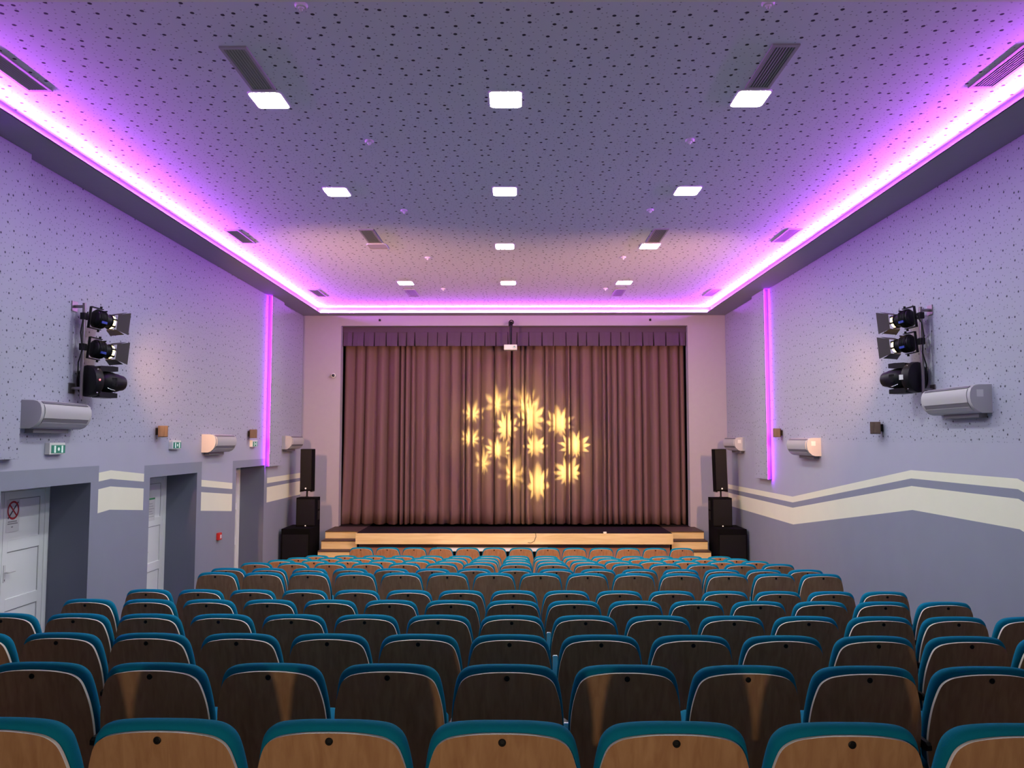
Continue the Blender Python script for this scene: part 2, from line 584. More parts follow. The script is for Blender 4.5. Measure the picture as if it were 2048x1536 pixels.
LX, LY = (-2.29, -.19, 2.12), (7.17, 9.90, 12.78, 15.80)
frame_mb = MB()
o_, i_ = rrect(.155, .183, .045), rrect(.146, .174, .042)
nn = len(o_)
frame_mb.add([(x, y, 0) for x, y in o_] + [(x, y, -.012) for x, y in o_] + [(x, y, -.012) for x, y in i_] + [(x, y, -.004) for x, y in i_],
             [(k, (k + 1) % nn, nn + (k + 1) % nn, nn + k) for k in range(nn)] +
             [(nn + k, nn + (k + 1) % nn, 2 * nn + (k + 1) % nn, 2 * nn + k) for k in range(nn)] +
             [(2 * nn + k, 2 * nn + (k + 1) % nn, 3 * nn + (k + 1) % nn, 3 * nn + k) for k in range(nn)])
frame_me = frame_mb.mesh('frame', M['white'])
diff_mb = MB().add([(x, y, -.010) for x, y in i_], [tuple(range(nn))[::-1]])
diff_me = diff_mb.mesh('diffuser', M['panel'], recalc=False)
off_me = diff_mb.mesh('diffuser', M['panel_off'], recalc=False)
side = ('left', 'middle', 'right')
rank = ('nearest row', 'second row', 'third row', 'row nearest the stage')
LXX = ((-2.305, -2.300, -2.29, -2.265), (-.120, -.178, -.228, -.213), (2.128, 2.123, 2.117, 2.098))
for j, y in enumerate(LY):
    for i in range(3):
        x = LXX[i][j]
        on = not (j == 2 and i == 0)
        lab = ('glowing white square ceiling light, %s one of the %s' % (side[i], rank[j])) if on else \
            'unlit square ceiling light just past a grey vent, left end of third row'
        t_ = thing('ceiling_light', lab, 'ceiling light', (x, y, ZC), 0, 'square ceiling lights')
        link('frame', frame_me, t_)
        link('diffuser', diff_me if on else off_me, t_)

# ------------------------------------------------------------------ ceiling vents
vb = MB().box(-.085, .085, -.365, .365, -.006, 0)
vback = vb.mesh('backing', M['ventback'])
vf = MB()
vf.box(-.11, -.085, -.40, .40, -.014, 0)
vf.box(.085, .11, -.40, .40, -.014, 0)
vf.box(-.085, .085, -.40, -.365, -.014, 0)
vf.box(-.085, .085, .365, .40, -.014, 0)
vframe = vf.mesh('frame', M['vent'])
vs_ = MB()
for k in range(7):
    x = -.072 + .024 * k
    vs_.add([(x - .009, -.365, -.012), (x + .007, -.365, -.004), (x + .007, .365, -.004), (x - .009, .365, -.012)], [(0, 1, 2, 3)])
vslat = vs_.mesh('slats', M['vent'], recalc=False)
VX, VY = (-4.30, -2.285, 2.125, 4.11), (6.56, 12.13, 16.89)
vplace = ('beside the left cove', 'left of the ceiling middle', 'right of the ceiling middle', 'beside the right cove')
for j, y in enumerate(VY):
    for i, x in enumerate(VX):
        lab = 'long grey slatted ceiling vent %s, in the %s' % (vplace[i], ('row nearest the camera', 'middle row of vents', 'row nearest the stage')[j])
        t_ = thing('ceiling_vent', lab, 'vent', (x, y, ZC), 0, 'slatted ceiling vents')
        link('backing', vback, t_)
        link('frame', vframe, t_)
        link('slats', vslat, t_)

# ------------------------------------------------------------------ smoke detectors
d0 = None
base_me = MB().lathe([(.0, 0), (.044, 0), (.047, -.007), (.045, -.018), (.038, -.025), (0, -.025)]).mesh('base', M['white'], 40)
stem_me = MB().lathe([(.0, -.025), (.022, -.025), (.020, -.038), (0, -.038)]).mesh('chamber', M['white'], 40)
cap_me = MB().lathe([(.0, -.038), (.013, -.038), (.011, -.050), (.006, -.054), (0, -.055)]).mesh('sensor_cap', M['white'], 40)
for j, y in enumerate((5.555, 8.19, 10.73, 13.56, 16.40)):
    for i, x in enumerate((-1.57, 1.79)):
        lab = 'small smoke detector, %s ceiling half, %s' % (('left', 'right')[i], (
            'cut by top edge of photo', 'between nearest and second light rows', 'just past second light row',
            'just past third light row', 'beside the cove over the stage')[j])
        t_ = thing('smoke_detector', lab, 'smoke detector', (x, y, ZC), 0, 'smoke detectors on the ceiling')
        link('base', base_me, t_)
        link('chamber', stem_me, t_)
        link('sensor_cap', cap_me, t_)

# ------------------------------------------------------------------ doors in the left recesses
def make_door(i, y0, y1, zt, zf, groove1, groove2, label):
    t_ = thing('door_%d' % i, label, 'door', (DX, y0, zf))
    t_['kind'] = 'structure'
    W_, H_ = y1 - y0, zt - zf
    fr = MB()
    fr.box(-.04, .02, 0.0, .055, 0, H_)
    fr.box(-.04, .02, W_ - .085, W_, 0, H_)
    fr.box(-.04, .02, .055, W_ - .085, H_ - .06, H_)
    fr.build('frame', M['upvc'], t_, bevel=.004)
    mid = (.055 + W_ - .085) / 2
    for k, (a, b) in enumerate(((.06, mid - .003), (mid + .003, W_ - .09))):
        lf = MB()
        g1, g2 = groove1 - zf, groove2 - zf
        lf.box(-.045, 0, a, b, 0.01, H_ - .065)
        # rails and stiles standing proud around three sunk panels
        st = .085
        for q0, q1 in ((a, a + st), (b - st, b)):
            lf.box(0, .014, q0, q1, .01, H_ - .065)
        for q0, q1 in ((.01, .12), (g2, g2 + .13), (g1, g1 + .13), (H_ - .15, H_ - .065)):
            lf.box(0, .014, a + st, b - st, q0, q1)
        leaf = lf.build('leaf', M['upvc'], t_, bevel=.002)
        pn = MB()
        for q0, q1 in ((.12, g2), (g2 + .13, g1), (g1 + .13, H_ - .15)):
            for ga in (a + st, b - st - .006):
                pn.box(0, .004, ga, ga + .006, q0, q1)
            pn.box(0, .004, a + st, b - st, q1 - .010, q1)
        pn.build('panel_groove', M['groove'], leaf)
        if k == 1:
            hy = a + .045
            hd = MB()
            hd.box(.014, .022, hy - .016, hy + .016, .92, 1.11)
            hd.tube([(.022, hy, 1.03), (.055, hy, 1.03), (.06, hy + .02, 1.03), (.06, hy + .125, 1.03)], .010)
            hd.build('handle', M['white'], leaf, smooth=50)
            MB().box(.0221, .0235, hy - .004, hy + .004, .935, .955).build('keyhole', M['ink'], leaf)
    return t_


make_door(1, 8.057, 9.748, -.515, tier[5], -1.25, -1.90, 'white panelled double door in the recess nearest the camera')
make_door(2, 11.315, 12.978, -.528, tier[8], -1.34, -2.03, 'white panelled double door in the middle recess')
make_door(3, 14.768, 16.409, -.518, tier[10], -1.40, -2.10, 'white double door in the recess nearest the stage, only its edge seen')

# no smoking notice on the first door
ns = thing('no_smoking_sign', 'no smoking notice with a red crossed circle on the nearest white door', 'sign', (DX + .0145, 9.05, -1.03))
MB().box(0, .0015, -.115, .115, 0, .36).build('sheet', M['paper'], ns)
rg = MB()
NN = 36
cz = .24
for r0, r1 in ((.082, .105),):
    vs = [(.0022, r * math.cos(2 * PI * k / NN), cz + r * math.sin(2 * PI * k / NN)) for r in (r0, r1) for k in range(NN)]
    rg.add(vs, [(k, (k + 1) % NN, NN + (k + 1) % NN, NN + k) for k in range(NN)])
T_ = Matrix.Translation((0, 0, cz)) @ Matrix.Rotation(R(-45), 4, 'X')
rg.box(.0018, .0026, -.088, .088, -.010, .010, 0, T_)
rg.build('prohibition_ring', M['redpaint'], ns, recalc=False)
cg = MB()
T2 = Matrix.Translation((0, 0, cz)) @ Matrix.Rotation(R(45), 4, 'X')
cg.box(.0016, .0020, -.125, .125, -.010, .010, 0, T2)
cg.build('cigarette', M['ink'], ns)
tx = MB()
for z, hw in ((.108, .085), (.085, .090), (.048, .025)):
    for k in range(int(hw * 2 / .018)):
        y = -hw + .018 * k
        tx.box(.0016, .0020, y, y + .012, z, z + .012)
tx.build('print', M['ink'], ns)
# notice on the second door
nt = thing('door_notice', 'white paper notice with a green heading on the middle door', 'notice', (DX + .0145, 12.44, -1.25))
MB().box(0, .0015, -.15, .15, 0, .36).build('sheet', M['paper'], nt)
MB().box(.0016, .002, -.14, .14, .325, .35).build('heading', M['green'], nt)
tx = MB()
for k in range(6):
    tx.box(.0016, .0019, -.12, .12 - .03 * (k % 3), .06 + .04 * k, .068 + .04 * k)
tx.build('print', M['groove'], nt)


# ------------------------------------------------------------------ exit signs and fire call point
def arc_pts(cy, cz, r, a0, a1, n=8):
    return [(cy + r * math.cos(R(a0 + (a1 - a0) * k / n)), cz + r * math.sin(R(a0 + (a1 - a0) * k / n))) for k in range(n + 1)]


for i, (y, z, lab) in enumerate(((8.92, -.095, 'green exit sign on the left wall above the nearest doorway'),
                                 (12.04, -.072, 'green exit sign on the left wall above the middle doorway'),
                                 (15.62, -.070, 'exit sign on the left wall beside the purple strip above the third doorway'))):
    t_ = thing('exit_sign', lab, 'exit sign', (XL, y, z), 0, 'exit signs above the doorways')
    MB().box(0, .055, -.150, .150, -.065, .065).build('housing', M['white'], t_, bevel=.004)
    MB().box(.055, .060, -.118, .145, -.052, .038).build('face', M['exitface'], t_)
    pg = MB()
    for dy in (-.055, .085):
        pg.box(.060, .0615, dy - .015, dy + .015, -.046, .032)
    ring = arc_pts(.016, -.006, .020, 0, 360, 12)[:-1]
    pg.add([(.0612, a, b) for a, b in ring], [tuple(range(len(ring)))])
    pg.build('pictogram', M['exitmark'], t_, recalc=False)

fp = thing('fire_call_point', 'small red fire alarm call point on the left wall between the middle and third doors', 'fire alarm', (XL, 13.93, -1.66))
MB().box(0, .055, -.062, .062, -.062, .062).build('case', M['red'], fp, bevel=.008)
MB().box(.055, .058, -.030, .030, -.034, .026).build('push_plate', M['paper'], fp)


# ------------------------------------------------------------------ air conditioners
def ac_unit(xw, s, y0, zb, label, ln=.98, sticker=False):
    t_ = thing('air_conditioner', label, 'air conditioner', (xw, y0, zb), 0, 'wall mounted air conditioners')
    P = lambda d, z, a: (s * d, a, z)
    body = [(0, 0), (.10, 0), (.150, .018), (.195, .060), (.222, .110), (.232, .165), (.230, .215), (.215, .258), (.185, .285), (.14, .298), (0, .300)]
    MB().prism(body, 0, ln, P).build('body', M['ac'], t_, smooth=30, bevel=.006)
    fp_ = [(.222, .112), (.233, .165), (.231, .215), (.218, .252), (.226, .254), (.239, .215), (.241, .165), (.230, .110)]
    MB().prism(fp_, .055, ln - .055, P).build('front_panel', M['ac'], t_, smooth=30)
    sl = [(.214, .262), (.190, .284), (.193, .288), (.220, .266)]
    MB().prism(sl, .055, ln - .055, P).build('intake_slot', M['slot'], t_)
    s2 = [(.196, .060), (.222, .108), (.226, .106), (.200, .056)]
    MB().prism(s2, .055, ln - .055, P).build('outlet_slot', M['slot'], t_)
    vn = [(.160, .028), (.202, .066), (.207, .062), (.166, .022)]
    MB().prism(vn, .06, ln - .06, P).build('air_vane', M['ac'], t_)
    bk = [(0, -.045), (.09, -.045), (.09, 0), (0, 0)]
    MB().prism(bk, .10, ln - .22, P).build('back_bracket', M['slot'], t_)
    if sticker:
        MB().box(s * .09, s * .16, -.0015, 0, .17, .245).build('sticker', M['white'], t_)
    return t_


ac_unit(XL, 1, 8.30, .120, 'pale air conditioner on the left wall below the nearest stage lights')
ac_unit(XL, 1, 13.12, -.205, 'pale air conditioner on the left wall between the middle and third doors')
ac_unit(XL, 1, 17.55, -.205, 'pale air conditioner on the left wall beyond the purple strip, above the speakers')
ac_unit(XR, -1, 8.42, .285, 'large pale air conditioner on the right wall nearest the camera', 1.02, True)
ac_unit(XR, -1, 13.22, -.265, 'pale air conditioner on the right wall above the low point of the zigzag', 1.0, True)
ac_unit(XR, -1, 17.64, -.240, 'pale air conditioner on the right wall beyond the purple strip, above the speakers', .98, True)


# ------------------------------------------------------------------ small wooden wall loudspeakers
def wall_speaker(xw, s, y, z, rz, label):
    t_ = thing('wall_loudspeaker', label, 'loudspeaker', (xw, y, z), 0, 'small brown wall loudspeakers')
    MB().box(0, s * .03, -.03, .03, -.05, .05).build('wall_bracket', M['black'], t_)
    Tm = Matrix.Translation((s * .095, 0, 0)) @ Matrix.Rotation(rz, 4, 'Z')
    MB().box(-.066, .066, -.055, .065, -.082, .082, 0, Tm).build('cabinet', M['brownbox'], t_, bevel=.004)
    MB().box(-.056, .056, -.066, -.055, -.072, .072, 0, Tm).build('grille', M['brownbox'], t_)


wall_speaker(XL, 1, 11.47, .122, R(24), 'small brown box loudspeaker on the left wall past the nearest air conditioner')
wall_speaker(XL, 1, 15.38, .120, R(24), 'small brown box loudspeaker on the left wall beside the purple strip')
wall_speaker(XR, -1, 10.98, .165, R(-24), 'small brown box loudspeaker on the right wall past the nearest air conditioner')
wall_speaker(XR, -1, 15.16, .135, R(-24), 'small brown box loudspeaker on the right wall beside the purple strip')

# ------------------------------------------------------------------ stage
LIPX0, LIPX1, LIPY, STZ = -3.58, 3.36, 17.66, -2.04
stg = thing('stage', 'low wooden stage with a dark floor and pale pine front board', 'stage', (0, LIPY, FLOOR))
stg['kind'] = 'structure'
H = STZ - FLOOR
MB().box(LIPX0, LIPX1, .04, 2.6, H - .06, H - .004).box(OX0 + .005, OX1 - .005, YB - LIPY - .01, 2.6, H - .06, H - .004).build('stage_floor', M['stagefloor'], stg)
MB().box(LIPX0, LIPX1, 0, .04, H - .232, H).build('front_board', M['stagewood'], stg, bevel=.004)
MB().box(LIPX0 + .03, LIPX1 - .03, .24, .28, 0, H - .06).build('front_panel', M['stagefront'], stg)
st = [(18.20, -2.045), (17.84, -2.212), (17.54, -2.400), (17.24, -2.585), (16.94, -2.770), (16.64, -2.955)]
for nm, xo, xi, xlow, lab in (('stage_steps', -4.37, LIPX0 - .003, -3.66, 'pine steps with dark treads at the left end of the stage'),
                              ('stage_steps', 4.15, LIPX1 + .003, 3.70, 'pine steps with dark treads at the right end of the stage')):
    t_ = thing(nm, lab, 'steps', (0, 0, FLOOR), 0, 'steps at the ends of the stage')
    for k, (y, z) in enumerate(st):
        xin = xi if k < 3 else xlow
        yb_ = YB - .005 if k == 0 else st[k - 1][0]
        z0 = st[k + 1][1] if k + 1 < len(st) else FLOOR
        a, b = min(xo, xin), max(xo, xin)
        MB().box(a, b, y, y + .025, z0 - FLOOR + (0 if k == 5 else -.0), z - FLOOR - .022).build('riser', M['stagewood'], t_)
        MB().box(a - .0, b + .0, y - .018, yb_ + (0 if k == 0 else .02), z - FLOOR - .022, z - FLOOR).build('tread', M['treaddark'], t_, bevel=.006)
    sgn = -1 if xo < 0 else 1
    sd = MB()
    for k, (y, z) in enumerate(st):
        yb_ = YB - .005 if k == 0 else st[k - 1][0]
        a, b = sorted((xo, xo - sgn * .03))
        sd.box(a, b, y + .025, yb_, 0, z - FLOOR - .023)
    sd.build('side_board', M['treaddark'], t_)
tag(MB().box(-.035, .035, -.02, .02, 0, .035).build('small_box', M['white'], loc=(1.88, 17.72, STZ), bevel=.004),
    'tiny white box on the front edge of the stage floor, right of the middle', 'box')
cab = MB().tube([(.30, 17.78, STZ + .006), (.36, 17.66, STZ + .008), (.37, 17.652, STZ - .06), (.33, 17.648, STZ - .16), (.26, 17.648, STZ - .20), (.19, 17.648, STZ - .19)], .005)
tag(cab.build('stage_cable', M['stagefloor'], smooth=60), 'thin cable hanging over the pine front board of the stage', 'cable')

# white tables in front of the stage
for x0, x1, lab in ((-1.81, -.598, 'white topped table pushed against the stage, the left one'), (-.588, .632, 'white topped table pushed against the stage, the right one')):
    t_ = thing('table', lab, 'table', ((x0 + x1) / 2, 17.61, FLOOR), 0, 'white tables in front of the stage')
    hw = (x1 - x0) / 2
    MB().box(-hw, hw, -.27, .27, .755, .780).build('tabletop', M['paper'], t_, bevel=.004)
    for sx in (-1, 1):
        for sy in (-1, 1):
            MB().box(sx * (hw - .06) - .02, sx * (hw - .06) + .02, sy * .22 - .02, sy * .22 + .02, 0, .755).build('leg', M['black'], t_)
    MB().box(-hw + .06, hw - .06, .20, .22, .40, .755).build('modesty_panel', M['treaddark'], t_)


# ------------------------------------------------------------------ loudspeaker towers
def tower(sx, name_side, x_in, x_out, lean):
    base = thing('subwoofer', 'large black subwoofer cabinet standing on the floor at the %s of the stage' % name_side, 'loudspeaker',
                 ((x_in + x_out) / 2, 17.84, FLOOR), 0, 'subwoofers beside the stage')
    hw = abs(x_out - x_in) / 2
    MB().box(-hw, hw, -.43, .43, 0, 1.225).build('cabinet', M['blackmatte'], base, bevel=.01)
    MB().box(-hw + .03, hw - .03, -.445, -.43, .05, 1.10).build('grille', M['black'], base)
    MB().lathe([(0, 0), (.016, 0), (.016, -.006), (0, -.006)], axis='y', T=Matrix.Translation((0, -.445, .30))).build('badge', M['led_white'], base)
    hs = -sx
    MB().tube([(-hs * (hw + .0), -.1, 1.02), (-hs * (hw + .035), -.1, 1.04), (-hs * (hw + .035), -.1, 1.14), (-hs * (hw + .0), -.1, 1.16)], .009).build('handle', M['chrome'], base, smooth=50)
    cx2 = x_in - sx * (-.235) if 0 else (x_in + sx * .215)
    mid = thing('mid_speaker', 'black speaker box stacked on the %s subwoofer' % name_side, 'loudspeaker', (cx2, 18.05, FLOOR + 1.225), 0, 'speaker boxes on the subwoofers')
    oc = [(-.22, -.18), (-.20, -.20), (.20, -.20), (.22, -.18), (.22, .20), (-.22, .20)]
    hm = .630
    MB().prism(oc, 0, hm, lambda u, v, a: (u, v, a)).build('cabinet', M['blackmatte'], mid, bevel=.012)
    MB().box(-.20, .20, -.212, -.2, .03, hm - .03).build('grille', M['black'], mid)
    cut = MB()
    for z in (.13, .36):
        cut.box(-sx * .218, -sx * .232, -.05, .12, z, z + .20)
    cut.build('side_grip', M['black'], mid, bevel=.01)
    MB().lathe([(0, 0), (.014, 0), (.014, -.004), (0, -.004)], axis='y', T=Matrix.Translation((0, -.212, .02))).build('badge', M['led_white'], mid)
    col = thing('column_speaker', 'tall slim black column speaker on a pole above the %s stack' % name_side, 'loudspeaker',
                (cx2 + sx * .03 * (1 if sx < 0 else 0) + (.02 if sx > 0 else 0), 18.05, FLOOR + 1.225 + hm), 0, 'column speakers beside the stage')
    MB().lathe([(0, 0), (.05, 0), (.05, .015), (.018, .02), (.018, .16), (0, .16)]).build('pole', M['black'], col, smooth=40)
    Tl = Matrix.Translation((0, 0, .125)) @ Matrix.Rotation(lean, 4, 'Y')
    MB().box(-.132, .132, -.12, .16, .02, .955, 0, Tl).build('cabinet', M['blackmatte'], col, bevel=.008)
    MB().box(-.122, .122, -.130, -.12, .05, .945, 0, Tl).build('grille', M['black'], col)
    MB().box(-.132, -.10, -.12, .16, 0, .02, 0, Tl).box(.10, .132, -.12, .16, 0, .02, 0, Tl).build('foot', M['black'], col)
    MB().lathe([(0, 0), (.018, 0), (.018, -.005), (0, -.005)], axis='y', T=Tl @ Matrix.Translation((0, -.13, .08))).build('badge', M['led_white'], col)


tower(-1, 'left', -4.515, -5.135, 0.0)
tower(1, 'right', 4.275, 4.895, R(-1.4))


# ------------------------------------------------------------------ curtains
def fold_profile(x0, x1, seed, depth=.13):
    rnd = random.Random(seed)
    xs, x = [x0], x0
    while x < x1 - .12:
        x += rnd.choice((.12, .15, .19, .24, .30)) * rnd.uniform(.9, 1.1)
        xs.append(min(x, x1))
    xs[-1] = x1
    amp = [depth * rnd.uniform(.55, 1.1) for _ in xs]
    sk = [rnd.uniform(-.22, .22) for _ in xs]
    pts = []
    for k in range(len(xs) - 1):
        for q in range(12):
            t_ = q / 12
            u = min(1, max(0, t_ + sk[k] * math.sin(PI * t_)))
            lobe = 1 - abs(2 * u - 1) ** 2.6
            a = amp[k]
            pts.append((xs[k] + (xs[k + 1] - xs[k]) * t_, a * lobe + .012 * math.sin(37 * (xs[k] + t_ * (xs[k + 1] - xs[k])))))
    pts.append((x1, 0.0))
    return pts


def curtain(name, x0, x1, y, z0, z1, seed, mtl, depth, flare_left, label, cat, hem=.02, nz=14):
    pts = fold_profile(x0, x1, seed, depth)
    rnd = random.Random(seed + 5)
    mb = MB()
    n_ = len(pts)
    for j in range(nz + 1):
        t_ = j / nz
        z = z1 + (z0 - z1) * t_
        for i, (x, d) in enumerate(pts):
            k = .72 + .28 * min(1, t_ * 1.6)
            dx = 0.0
            if flare_left:
                near = max(0, 1 - (x - x0) / 1.3)
                dx = -.10 * near * near * max(0, t_ - .45) ** 2 * 3 + .16 * near * (1 - near) * (1 - t_)
                dx = max(dx, x0 - x)
            zz_ = z + (hem * math.sin(i * .55) if j == nz else 0)
            mb.v.append((x + dx, y - d * k, max(zz_, z0 + .004)))
    for j in range(nz):
        for i in range(n_ - 1):
            a = j * n_ + i
            mb.f.append([a, a + 1, a + n_ + 1, a + n_])
            mb.m.append(0)
    o = mb.build(name, mtl, smooth=60, recalc=False)
    sd = o.modifiers.new('thickness', 'SOLIDIFY')
    sd.thickness = .006
    sd.offset = 1
    return tag(o, label, cat, 'stage curtains')


XM = -.175
curtain('stage_curtain', OX0 - .02, XM - .012, 19.66, STZ + .004, 2.62, 11, M['curtain'], .21, True, 'left half of the mauve pleated stage curtain', 'curtain')
curtain('stage_curtain', XM + .012, OX1 + .02, 19.66, STZ + .004, 2.62, 23, M['curtain'], .21, False, 'right half of the mauve pleated stage curtain', 'curtain')
# valance with box pleats
va = thing('curtain_valance', 'dark pleated valance across the top of the stage curtain', 'valance', (0, 19.32, 0))
rnd = random.Random(3)
mb = MB()
xs, x = [], OX0 + .01
while x < OX1 - .02:
    xs.append(x)
    x += rnd.uniform(.20, .34)
xs.append(OX1 - .01)
prof = []
for a, b in zip(xs, xs[1:]):
    g = .020
    prof += [(a, -.11), (a + g * .7, .0), (a + (b - a) * .5, .030), (b - g * .7, .006), (b, -.10)]
NZ = 6
tilt = [rnd.uniform(-.02, .02) for _ in prof]
for j in range(NZ + 1):
    t_ = j / NZ
    for (px, d), tl in zip(prof, tilt):
        k = .12 + .88 * t_
        mb.v.append((px + tl * t_ * .6, -d * k - .03 * t_, 2.62 + (2.275 - 2.62) * t_))
n_ = len(prof)
for j in range(NZ):
    for i in range(n_ - 1):
        a = j * n_ + i
        mb.f.append([a, a + 1, a + n_ + 1, a + n_])
        mb.m.append(0)
mb.build('pleated_skirt', M['valance'], va, recalc=False)
MB().box(OX0 + .005, OX1 - .005, -.012, .012, 2.615, 2.745).build('header_band', M['valance'], va)

# ------------------------------------------------------------------ projector, camera, hooks on the proscenium
pj = thing('projector', 'small white projector hanging on a black pole in front of the stage curtain', 'projector', (-.20, 18.86, 2.06))
MB().box(-.155, .155, -.12, .12, .06, .185).build('body', M['white'], pj, bevel=.012)
MB().lathe([(0, 0), (.028, 0), (.028, .02), (0, .02)], axis='y', T=Matrix.Translation((.09, -.14, .125))).build('lens', M['glass'], pj, smooth=40)
MB().tube([(0, 0, .185), (0, 0, .66)], .022).build('pole', M['black'], pj, smooth=50)
MB().tube([(0, 0, .66), (0, .08, .735), (0, .27, .735)], .022).box(-.05, .05, .262, .279, .68, .79).build('wall_mount', M['black'], pj)
MB().tube([(.02 + .05 * math.cos(k * .5), .03, .735 + .05 * math.sin(k * .5)) for k in range(26)], .012).build('cable_coil', M['black'], pj, smooth=60)
MB().tube([(.035, .03, .70), (.03, 0, .45), (.025, 0, .19)], .008).build('cable', M['black'], pj, smooth=60)

cc = thing('security_camera', 'small white security camera on the proscenium wall left of the curtain', 'camera', (-4.455, YB, 1.54))
MB().lathe([(0, 0), (.055, 0), (.055, -.025), (.03, -.03), (0, -.03)], axis='y').build('base', M['white'], cc, smooth=40)
MB().lathe([(0, -.03), (.045, -.035), (.06, -.07), (.052, -.11), (.03, -.125), (0, -.125)], axis='y', T=Matrix.Rotation(R(8), 4, 'Z')).build('housing', M['white'], cc, smooth=60)
MB().lathe([(0, -.118), (.036, -.118), (.030, -.136), (0, -.142)], axis='y', T=Matrix.Rotation(R(8), 4, 'Z')).build('lens', M['glass'], cc, smooth=60)
for x, lab in ((-3.36, 'small dark hook on the wall above the left of the curtain'), (3.16, 'small dark hook on the wall above the right of the curtain')):
    t_ = thing('wall_hook', lab, 'hook', (x, YB, 2.885), 0, 'hooks above the curtain')
    MB().box(-.025, .025, -.012, 0, -.025, .025).build('plate', M['black'], t_)
    MB().tube([(0, -.012, 0), (0, -.06, 0), (0, -.07, .02)], .009).build('prong', M['black'], t_)


# ------------------------------------------------------------------ gobo light with flower shapes
def spot(name, loc, target, energy, colr, size, blend, radius, parent=None):
    d = bpy.data.lights.new(name, 'SPOT')
    d.energy = energy
    d.color = colr
    d.spot_size = size
    d.spot_blend = blend
    d.shadow_soft_size = radius
    o = bpy.data.objects.new(name, d)
    COL.objects.link(o)
    o.location = (loc[0], loc[1], loc[2] + E)
    v = Vector(target) - Vector(loc)
    o.rotation_euler = v.to_track_quat('-Z', 'Y').to_euler()
    return o


def flower_gobo(o, loc, flowers):
    """flowers: (x, z, radius, petals, turn, stretch, softness) where they land on the curtain"""
    d = o.data
    d.use_nodes = True
    nt = d.node_tree
    n, l = nt.nodes, nt.links
    em = n.get('Emission')
    tc = n.new('ShaderNodeTexCoord')
    sp = n.new('ShaderNodeSeparateXYZ')
    l.new(tc.outputs['Normal'], sp.inputs[0])

    def mth(op, a, b=None, c=None):
        q = n.new('ShaderNodeMath')
        q.operation = op
        for k, v_ in enumerate((a, b, c)):
            if v_ is None:
                continue
            if isinstance(v_, (int, float)):
                q.inputs[k].default_value = v_
            else:
                l.new(v_, q.inputs[k])
        return q.outputs[0]
    U = mth('DIVIDE', sp.outputs[0], sp.outputs[2])
    V = mth('DIVIDE', sp.outputs[1], sp.outputs[2])
    q = o.rotation_euler.to_matrix().inverted()

    def uv(x, z):
        v_ = q @ (Vector((x, 19.5, z)) - Vector(loc))
        return v_.x / v_.z, v_.y / v_.z
    tot = None
    for (x, z, r, pet, turn, stretch, soft) in flowers:
        r *= 1.12
        cu, cv = uv(x, z)
        ru = abs(uv(x + r, z)[0] - cu)
        rv = abs(uv(x, z + r)[1] - cv)
        sgn_v = 1 if uv(x, z + r)[1] > cv else -1
        sgn_u = 1 if uv(x + r, z)[0] > cu else -1
        a = mth('MULTIPLY', mth('SUBTRACT', U, cu), sgn_u / ru)
        b = mth('MULTIPLY', mth('SUBTRACT', V, cv), sgn_v / (rv * stretch))
        rad = mth('SQRT', mth('ADD', mth('MULTIPLY', a, a), mth('MULTIPLY', b, b)))
        ang = mth('ADD', mth('ARCTAN2', b, a), turn)
        saw = mth('PINGPONG', mth('MULTIPLY', ang, pet / (2 * PI)), .5)
        # ragged tulip: long petals on top, short soft edge underneath
        lim = mth('ADD', .56, mth('MULTIPLY', saw, .92))
        up = mth('MULTIPLY_ADD', b, .22, .0)
        val = mth('DIVIDE', mth('SUBTRACT', mth('ADD', lim, up), rad), soft)
        val = mth('MINIMUM', mth('MAXIMUM', val, 0.0), 1.0)
        core = mth('MAXIMUM', mth('SUBTRACT', 1.15, mth('MULTIPLY', rad, .75)), .12)
        val = mth('MULTIPLY', val, core)
        val = mth('MULTIPLY', val, mth('MINIMUM', mth('MAXIMUM', mth('MULTIPLY_ADD', b, .85, .85), .10), 1.15))
        halo = mth('MULTIPLY', mth('MAXIMUM', mth('SUBTRACT', 1.0, mth('MULTIPLY', rad, .42)), 0.0), .045)
        val = mth('MAXIMUM', val, halo)
        tot = val if tot is None else mth('MAXIMUM', tot, val)
    l.new(tot, em.inputs['Strength'])


def pxz(px, py, y=19.5):
    return ((px - 1038) * y / 1600, (880 - py) * y / 1600)


